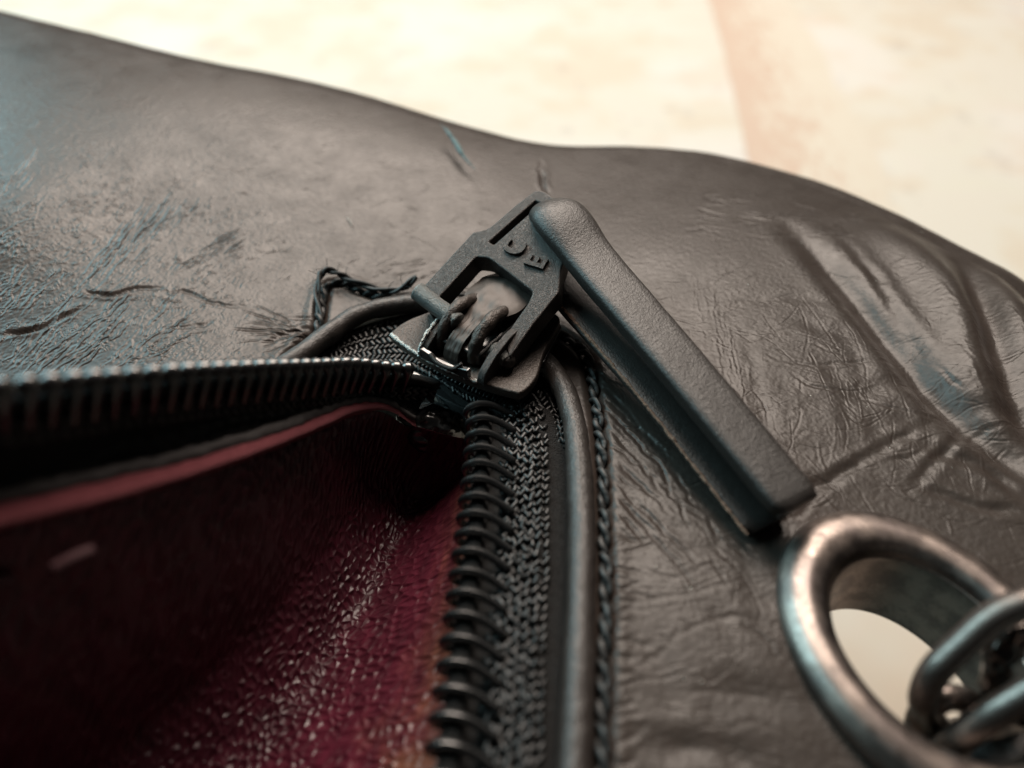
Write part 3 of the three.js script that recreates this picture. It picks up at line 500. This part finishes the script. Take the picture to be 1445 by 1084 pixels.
/* ---------------------------------------------------------------- the slider */
const PIN = atZ(654, 460, 78.6), AX = V(9, 7.3, -16).normalize(), WD = V(0.86, 0, 0.51).normalize(); WD.addScaledVector(AX, -WD.dot(AX)).normalize();
const NP = WD.clone().cross(AX).normalize(); if (NP.y < 0) NP.negate();
{
  const FL = atY(549, 470, 3), FR = atY(736, 556, 3), w = FR.clone().sub(FL).normalize(), a = V(w.z, 0, -w.x), o = FL.clone().add(FR).multiplyScalar(0.5);
  const W = FL.distanceTo(FR) / 2, up = V(0, 1, 0);
  const loc = (x, y, z) => o.clone().addScaledVector(w, x).addScaledVector(a, y).add(V(0, z - 3, 0));   // z: height above the panel's datum
  const slider = thing('zipper_slider', 'blackened metal zip slider with an open lock box, where the two zip halves meet', 'zip slider', o.clone());
  const shape = (k, fr) => { const s = []; for (let i = 0; i <= 16; i++) { const t = i / 16 * 2 - 1; s.push([t * W * k, fr - 1.3 * (1 - t * t)]); } return roundPoly([...s, [W * k * 1.0, 2.8], [W * k * 0.82, 6.5], [W * k * 0.62, 13.5], [-W * k * 0.62, 13.5], [-W * k * 0.82, 6.5], [-W * k * 1.0, 2.8]], 1.4, 4); };
  // in-plane axes chosen so that the extrusion goes up
  const top = plate(shape(1, 0), [], 1.15, 0.22, loc(0, 0, 1.9), w, a);
  part('top_plate', top, M.brownMetal, slider);
  // black finish worn through to the metal along the front rim
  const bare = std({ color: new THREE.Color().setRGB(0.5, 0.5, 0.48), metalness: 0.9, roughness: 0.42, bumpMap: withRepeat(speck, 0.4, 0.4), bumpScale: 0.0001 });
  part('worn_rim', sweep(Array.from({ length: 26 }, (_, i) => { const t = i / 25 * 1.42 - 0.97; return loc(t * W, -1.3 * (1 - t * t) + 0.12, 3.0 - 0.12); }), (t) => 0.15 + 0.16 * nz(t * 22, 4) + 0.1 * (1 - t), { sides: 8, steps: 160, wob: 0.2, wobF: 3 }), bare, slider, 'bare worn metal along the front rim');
  part('bottom_plate', plate(shape(0.9, 0.6), [], 1.1, 0.22, loc(0, 0, -3.6), w, a), M.tooth, slider);
  part('centre_post', plate(roundPoly([[-1.6, 3], [1.6, 3], [0.7, 12], [-0.7, 12]], 0.8), [], 4.6, 0.15, loc(0, 0, -2.6), w, a), M.tooth, slider);
  for (const sd of [-1, 1]) part('guide_wall', plate(roundPoly([[sd * W * 0.72, 6.8], [sd * W * 0.84, 6.4], [sd * W * 0.64, 13.2], [sd * W * 0.54, 13.2]], 0.4), [], 1.6, 0.12, loc(0, 0, 0.35), w, a), M.tooth, slider);
  // lock box: two cheeks, a front wall with a notch, a rear wall
  const cx = -0.1, hw = 3.3, Z0P = 3.05, loc0 = loc; const back = -1.5, locC = (x, y, z) => loc0(x, y + back, z); 
  const cheek = (x, th) => part('cheek', plate(roundPoly([[0.0, -0.1], [0.5, 1.3], [2.6, 2.5], [5.5, 3.2], [8.6, 2.8], [11.2, -0.1]], 0.8, 4), [], th, 0.15, locC(cx + x, 0.1, Z0P), a, up), M.blackMetal, slider);
  cheek(-hw, 0.9); cheek(hw + 0.9, 0.9);
  part('front_wall', plate(roundPoly([[-hw + 0.1, -0.1], [hw - 0.1, -0.1], [hw - 0.1, 1.2], [1.8, 0.9], [1.2, 0.5], [-1.2, 0.5], [-1.8, 0.9], [-hw + 0.1, 1.2]], 0.25), [], 0.6, 0.12, locC(cx, 0.75, Z0P), w, up), M.tooth, slider);
  part('cavity_shade_fill', plate(roundPoly([[-hw + 0.9, 2.2], [hw - 0.2, 2.2], [hw - 0.2, 9.5], [-hw + 0.9, 9.5]], 0.6), [], 1.7, 0.3, locC(cx, 0, Z0P), w, a), M.tooth, slider);  // black block added between the cheeks, stands in for the shade of the cavity
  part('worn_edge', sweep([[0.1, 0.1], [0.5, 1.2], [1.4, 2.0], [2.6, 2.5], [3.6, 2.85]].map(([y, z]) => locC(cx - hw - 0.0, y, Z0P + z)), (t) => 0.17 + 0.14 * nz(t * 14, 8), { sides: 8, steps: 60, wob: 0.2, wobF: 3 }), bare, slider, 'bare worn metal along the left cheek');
  const horn = (x, h) => sweep([[2.5, 0.3], [2.8, 1.7], [3.7, 2.9], [5.2, 3.6 + h], [7.2, 3.5], [9.4, 2.4], [10.4, 0.4]].map(([y, z], i) => locC(cx + x * (1 - 0.015 * i), y, Z0P + z)), (t) => 0.78 - 0.2 * Math.abs(t - 0.45), { sides: 16, steps: 50, wob: 0.3, wobF: 0.9, seed: x * 5 });
  part('horn', horn(-2.15, 0.1), M.brownMetal, slider); part('horn', horn(2.2, -0.1), M.brownMetal, slider);
  const tongue = [0, -0.45].map((off) => gridGeo(20, 48, (u, v) => { const c = [[1.3, 0.5], [1.6, 1.3], [2.5, 2.2], [4.0, 2.8], [6.2, 3.3], [8.6, 3.8], [12, 4.0], [15, 3.0], [16.4, 0.2]], k = Math.min(v, 0.9999) * (c.length - 1), i = Math.floor(k), y = lerp(c[i][0], c[i + 1][0], k - i), z = lerp(c[i][1], c[i + 1][1], k - i), hwid = lerp(0.95, 3.5, smooth(v, 0.42, 0.66)), p = locC(cx + (u * 2 - 1) * hwid, y, Z0P + z + off - 0.55 * (u * 2 - 1) ** 2 * smooth(v, 0.4, 0.7)); p.y += 0.25 * fbm(p.x * 0.8, p.z * 0.8, 3, 3); return [p.x, p.y, p.z, u, v]; }));
  part('lock_spring', mergeGeometries(tongue), M.brownMetal, slider, 'brown bent lock spring inside the pull window');
  part('spring_lip', sweep([locC(cx - 1.9, 0.4, Z0P + 0.9), locC(cx - 1.1, 0.15, Z0P + 0.55), locC(cx + 0.2, 0.05, Z0P + 0.45), locC(cx + 1.5, 0.2, Z0P + 0.65), locC(cx + 2.1, 0.6, Z0P + 1.3)], 0.22, { sides: 8, steps: 24 }), M.blackMetal, slider);
}
/* ---------------------------------------------------------------- the pull: slotted plate and folded leather tab */
{
  const pull = thing('zipper_pull', 'zip pull of a slotted black metal plate and a folded black leather tab', 'zip pull', PIN.clone());
  const flat = (px, py, lift = 0) => { const p = atPlane(px, py, PIN.clone().addScaledVector(NP, lift), NP).sub(PIN); return [p.dot(WD), p.dot(AX)]; };
  const outl = [[590, 412], [630, 368], [668, 327], [687, 323], [696, 317], [728, 289], [756, 268], [768, 269], [800, 292], [806, 340], [792, 380], [789, 412], [752, 458], [719, 505], [710, 477], [745, 428], [752, 412], [690, 364], [672, 362], [630, 408], [604, 436]].map((p) => flat(...p));
  const ex = WD, ey = AX, nrm = ex.clone().cross(ey);
  const th = 2.7, org = PIN.clone().addScaledVector(nrm, nrm.y > 0 ? -th : 0);
  const pl = part('pull_plate', plate(roundPoly(outl, 0.35, 3), [roundPoly([[690, 341], [755, 283], [776, 291], [779, 298], [770, 296], [757, 292], [697, 345]].map((p) => flat(...p)).reverse(), 0.15, 2)], th, 0.2, org, ex, ey), M.blackMetal, pull);
  part('plate_floor', plate(roundPoly([[684, 345], [756, 278], [783, 292], [770, 300], [755, 296], [700, 350]].map((p) => flat(...p)).reverse(), 0.2, 2), [], 0.6, 0.05, PIN.clone().addScaledVector(nrm, -th + 0.04), ex, ey), M.tooth, pl);
  // raised characters
  const font = await new FontLoader().loadAsync('fonts/droid/droid_sans_bold.typeface.json');
  const { TextGeometry } = await import('three/addons/geometries/TextGeometry.js');
  const put = (txt, px, py, size, turn) => {
    const g = new TextGeometry(txt, { font, size, depth: 0.28, bevelEnabled: true, bevelThickness: 0.06, bevelSize: 0.05, bevelSegments: 2, curveSegments: 6 }); g.computeBoundingBox(); const c = g.boundingBox.getCenter(V()); g.translate(-c.x, -c.y, 0); g.rotateZ(turn);
    const [x, y] = flat(px, py); g.applyMatrix4(frame(PIN.clone().addScaledVector(ex, x).addScaledVector(ey, y).addScaledVector(nrm, 0.0), ex, ey, nrm)); part('letter', g, M.blackMetal, pl);
  };
  put('C', 726, 350, 2.5, Math.PI / 2); put('E', 757, 371, 2.3, Math.PI / 2);
  // pivot pin, broken out of its cheek at the left
  const pinA = atZ(589, 411, 80.2), pinB = atZ(716, 509, 76.6), dir = pinB.clone().sub(pinA).normalize();
  for (const [t0, t1] of [[0, 0.46], [0.84, 1]]) part('pivot_pin', sweep([pinA.clone().lerp(pinB, t0), pinA.clone().lerp(pinB, lerp(t0, t1, 0.4)), pinA.clone().lerp(pinB, t1)], () => lerp(1.02, 0.9, t0), { sides: 18, steps: 30, wob: 0.1 }), std({ color: new THREE.Color().setRGB(0.15, 0.155, 0.15), metalness: 0.75, roughness: 0.45, bumpMap: withRepeat(speck, 0.3, 0.3), bumpScale: 0.0001 }), pull, 'worn steel pivot pin');
  part('pin_knob', new THREE.SphereGeometry(0.85, 16, 12).translate(pinB.x, pinB.y, pinB.z), M.blackMetal, pull);

  // leather tab: one strap folded over the plate
  const nose = atZ(789, 316, 83.5), tip = atY(1126, 716, 4.1), A = tip.clone().sub(nose), LEN = A.length(); A.normalize();
  const W = V(0, 1, 0).cross(A).normalize(); if (W.x < 0) W.negate(); const U = W.clone().cross(A).normalize(); if (U.y < 0) U.negate();
  const side = [];                                   // (s, n) centre line: top layer from tip to nose, round, and back underneath
  for (let i = 0; i <= 40; i++) { const s = LEN * (1 - i / 40); side.push([s, 0.25 * Math.sin(s / LEN * 3) + 0.9 * Math.exp(-((s / 5) ** 2))]); }
  const R0 = 2.9; for (let i = 1; i < 16; i++) { const an = Math.PI * i / 16; side.push([-R0 * Math.sin(an) * 1.0, 0.9 - R0 + R0 * Math.cos(an)]); }
  for (let i = 0; i <= 40; i++) { const t = i / 40, s = t * (LEN - 0.6); side.push([s, lerp(0.9 - 2 * R0, -3.3, smooth(t, 0, 0.7))]); }
  const n = side.length, sides = 40, pos = [], uv = [], idx = [], C = side.map(([s, q]) => nose.clone().addScaledVector(A, s).addScaledVector(U, q));
  let len = 0;
  for (let i = 0; i < n; i++) {
    const Tg = C[Math.min(n - 1, i + 1)].clone().sub(C[Math.max(0, i - 1)]).normalize(), Nn = W.clone().cross(Tg).normalize(), under = i > 47, s = side[i][0];
    if (i) len += C[i].distanceTo(C[i - 1]);
    let hw = lerp(2.95, 2.4, clamp(s / LEN, 0, 1)) * (1 + 0.14 * Math.exp(-(((s - 1) / 3.5) ** 2)) - 0.25 * Math.exp(-(((s + 2.9) / 1.4) ** 2))), ht = under ? 0.55 : lerp(1.2, 0.95, clamp(s / LEN, 0, 1)) + 0.35 * Math.exp(-((s / 3.5) ** 2));
    if (i > 38 && i < 56) ht = lerp(1.5, 0.6, clamp((i - 44) / 12, 0, 1));
    if (under) hw *= 1.02;
    let per = 0, prevP = null;
    const endK = i === 0 || i === n - 1 ? 0.86 : 1;
    for (let j = 0; j <= sides; j++) {
      const a = j / sides * Math.PI * 2, c = Math.cos(a), sn = Math.sin(a), e = lerp(0.85, 0.5, smooth(s, -1, 9)), x = Math.sign(c) * Math.abs(c) ** e * hw * endK, y = Math.sign(sn) * Math.abs(sn) ** (e * 1.1) * ht * endK;
      const p = C[i].clone().addScaledVector(W, x + (under ? -1.2 : 0)).addScaledVector(Nn, y); const wv = 0.1 * fbm(p.x * 0.5, p.y * 0.5, p.z * 0.5, 3); p.addScaledVector(U, wv);
      if (j) per += p.distanceTo(prevP); prevP = p.clone(); pos.push(p.x, p.y, p.z); uv.push(len, per);
    }
  }
  for (let i = 0; i < n - 1; i++) for (let j = 0; j < sides; j++) { const a = i * (sides + 1) + j, b = a + sides + 1; idx.push(a, b, a + 1, b, b + 1, a + 1); }
  for (const [row, flip] of [[0, 1], [n - 1, 0]]) { const k = pos.length / 3, p = C[row]; pos.push(p.x, p.y, p.z); uv.push(0, 0); for (let j = 0; j < sides; j++) { const a = row * (sides + 1) + j; flip ? idx.push(k, a, a + 1) : idx.push(k, a + 1, a); } }
  const g = new THREE.BufferGeometry(); g.setAttribute('position', new THREE.Float32BufferAttribute(pos, 3)); g.setAttribute('uv', new THREE.Float32BufferAttribute(uv, 2)); g.setIndex(idx); g.computeVertexNormals();
  const tab = part('leather_tab', g, M.tab, pull);
  // raw brown edge of the lower layer
  const under = []; for (let i = 58; i < n; i++) under.push(C[i].clone().addScaledVector(W, -3.8).addScaledVector(U, 0.42));
  part('raw_edge', sweep(under, (t) => 0.17 + 0.1 * nz(t * 30, 5), { sides: 8, steps: 160, wob: 0.25, wobF: 2.2 }), M.rawEdge, tab);
}
/* ---------------------------------------------------------------- lint and dust on the leather */
{
  const pale = std({ color: new THREE.Color().setRGB(0.5, 0.47, 0.42), roughness: 0.9 });
  const p = onLeather(489, 308), q = onLeather(497, 319); p.y = height(p.x, p.z) + 0.1; q.y = height(q.x, q.z) + 0.12;
  const lint = thing('lint_fibre', 'short pale fibre of lint lying on the leather above the loose thread', 'lint', p.clone());
  part('fibre', sweep([p, p.clone().lerp(q, 0.5).add(V(0.12, 0.1, 0)), q], 0.06, { sides: 6, steps: 12 }), pale, lint);
  const list = []; for (let i = 0; i < 90; i++) { const d = onLeather(rr(20, 1350), rr(130, 1040)); if (inPoly(openPoly, d.x, d.z) || inRing(d.x, d.z, 14, 11)) continue; d.y = height(d.x, d.z) + 0.02; list.push(new THREE.Matrix4().compose(d.multiplyScalar(MM), new THREE.Quaternion(), V(1, 0.6, 1).multiplyScalar(rr(0.4, 1.1)))); }
  const dust = new THREE.InstancedMesh(inMetres(new THREE.IcosahedronGeometry(0.07, 1)), pale, list.length); list.forEach((m, i) => dust.setMatrixAt(i, m));
  dust.name = 'dust'; dust.userData = { kind: 'stuff', label: 'scattered pale specks of dust on the black leather', category: 'dust' }; scene.add(dust);
}
/* ---------------------------------------------------------------- chain through the eyelet */
{
  const chain = thing('bag_chain', 'thick antique bronze chain threaded through the oval eyelet at the lower right', 'chain', atY(1400, 940, 2));
  const wire = (pts, r, o) => sweep(pts.map(([x, y, Z]) => atZ(x, y, Z)), r, { sides: 20, steps: 120, wob: 0.05, ...o });
  part('chain_link', wire([[1560, 860, 49], [1490, 846, 50.5], [1445, 853, 51], [1405, 870, 51.5], [1358, 910, 52], [1318, 950, 52.6], [1304, 985, 53.6], [1312, 1012, 55.5], [1326, 1040, 56.5], [1330, 1058, 55], [1345, 1050, 53], [1397, 1012, 51], [1445, 982, 50], [1500, 950, 49], [1560, 900, 48.5], [1570, 875, 48.7]], 1.05, { steps: 220 }), M.bronze, chain);
  part('chain_link', wire([[1322, 1025, 58.5], [1298, 1030, 57], [1305, 1002, 55.3], [1335, 985, 54.2], [1366, 990, 55.0], [1376, 1012, 58], [1362, 1030, 61], [1340, 1032, 61.5]], 1.0, { closed: true, steps: 150, wob: 0.2 }), M.bronze, chain);
  part('chain_link', wire([[1412, 985, 55], [1405, 955, 53.5], [1420, 915, 52.6], [1452, 885, 52.6], [1500, 880, 53.5], [1530, 910, 55], [1520, 960, 57], [1480, 1000, 58], [1440, 1005, 57]], 1.0, { closed: true, steps: 150, wob: 0.7, wobF: 1.1 }), std({ map: patinaColor, metalness: 0.9, roughness: 0.2 }), chain, 'dark crumpled shiny link between the two wires');
  const strip = gridGeo(60, 14, (v, u) => { const p = atZ(lerp(1372, 1560, v), lerp(1062, 1010, v), lerp(54.5, 52.5, v)), q = V(0.35, 0, 0.95); p.addScaledVector(q, lerp(-0.8, 9, u)).add(V(0, -1.5 * (u * 2 - 1) ** 2 + 0.2 * fbm(p.x, u * 4, 1, 3), 0)); return [p.x, p.y, p.z, v * 9, u * 5]; });
  part('leather_strip', strip, M.welt, chain, 'black leather strip woven through the chain');
}

renderer.render(scene, camera);
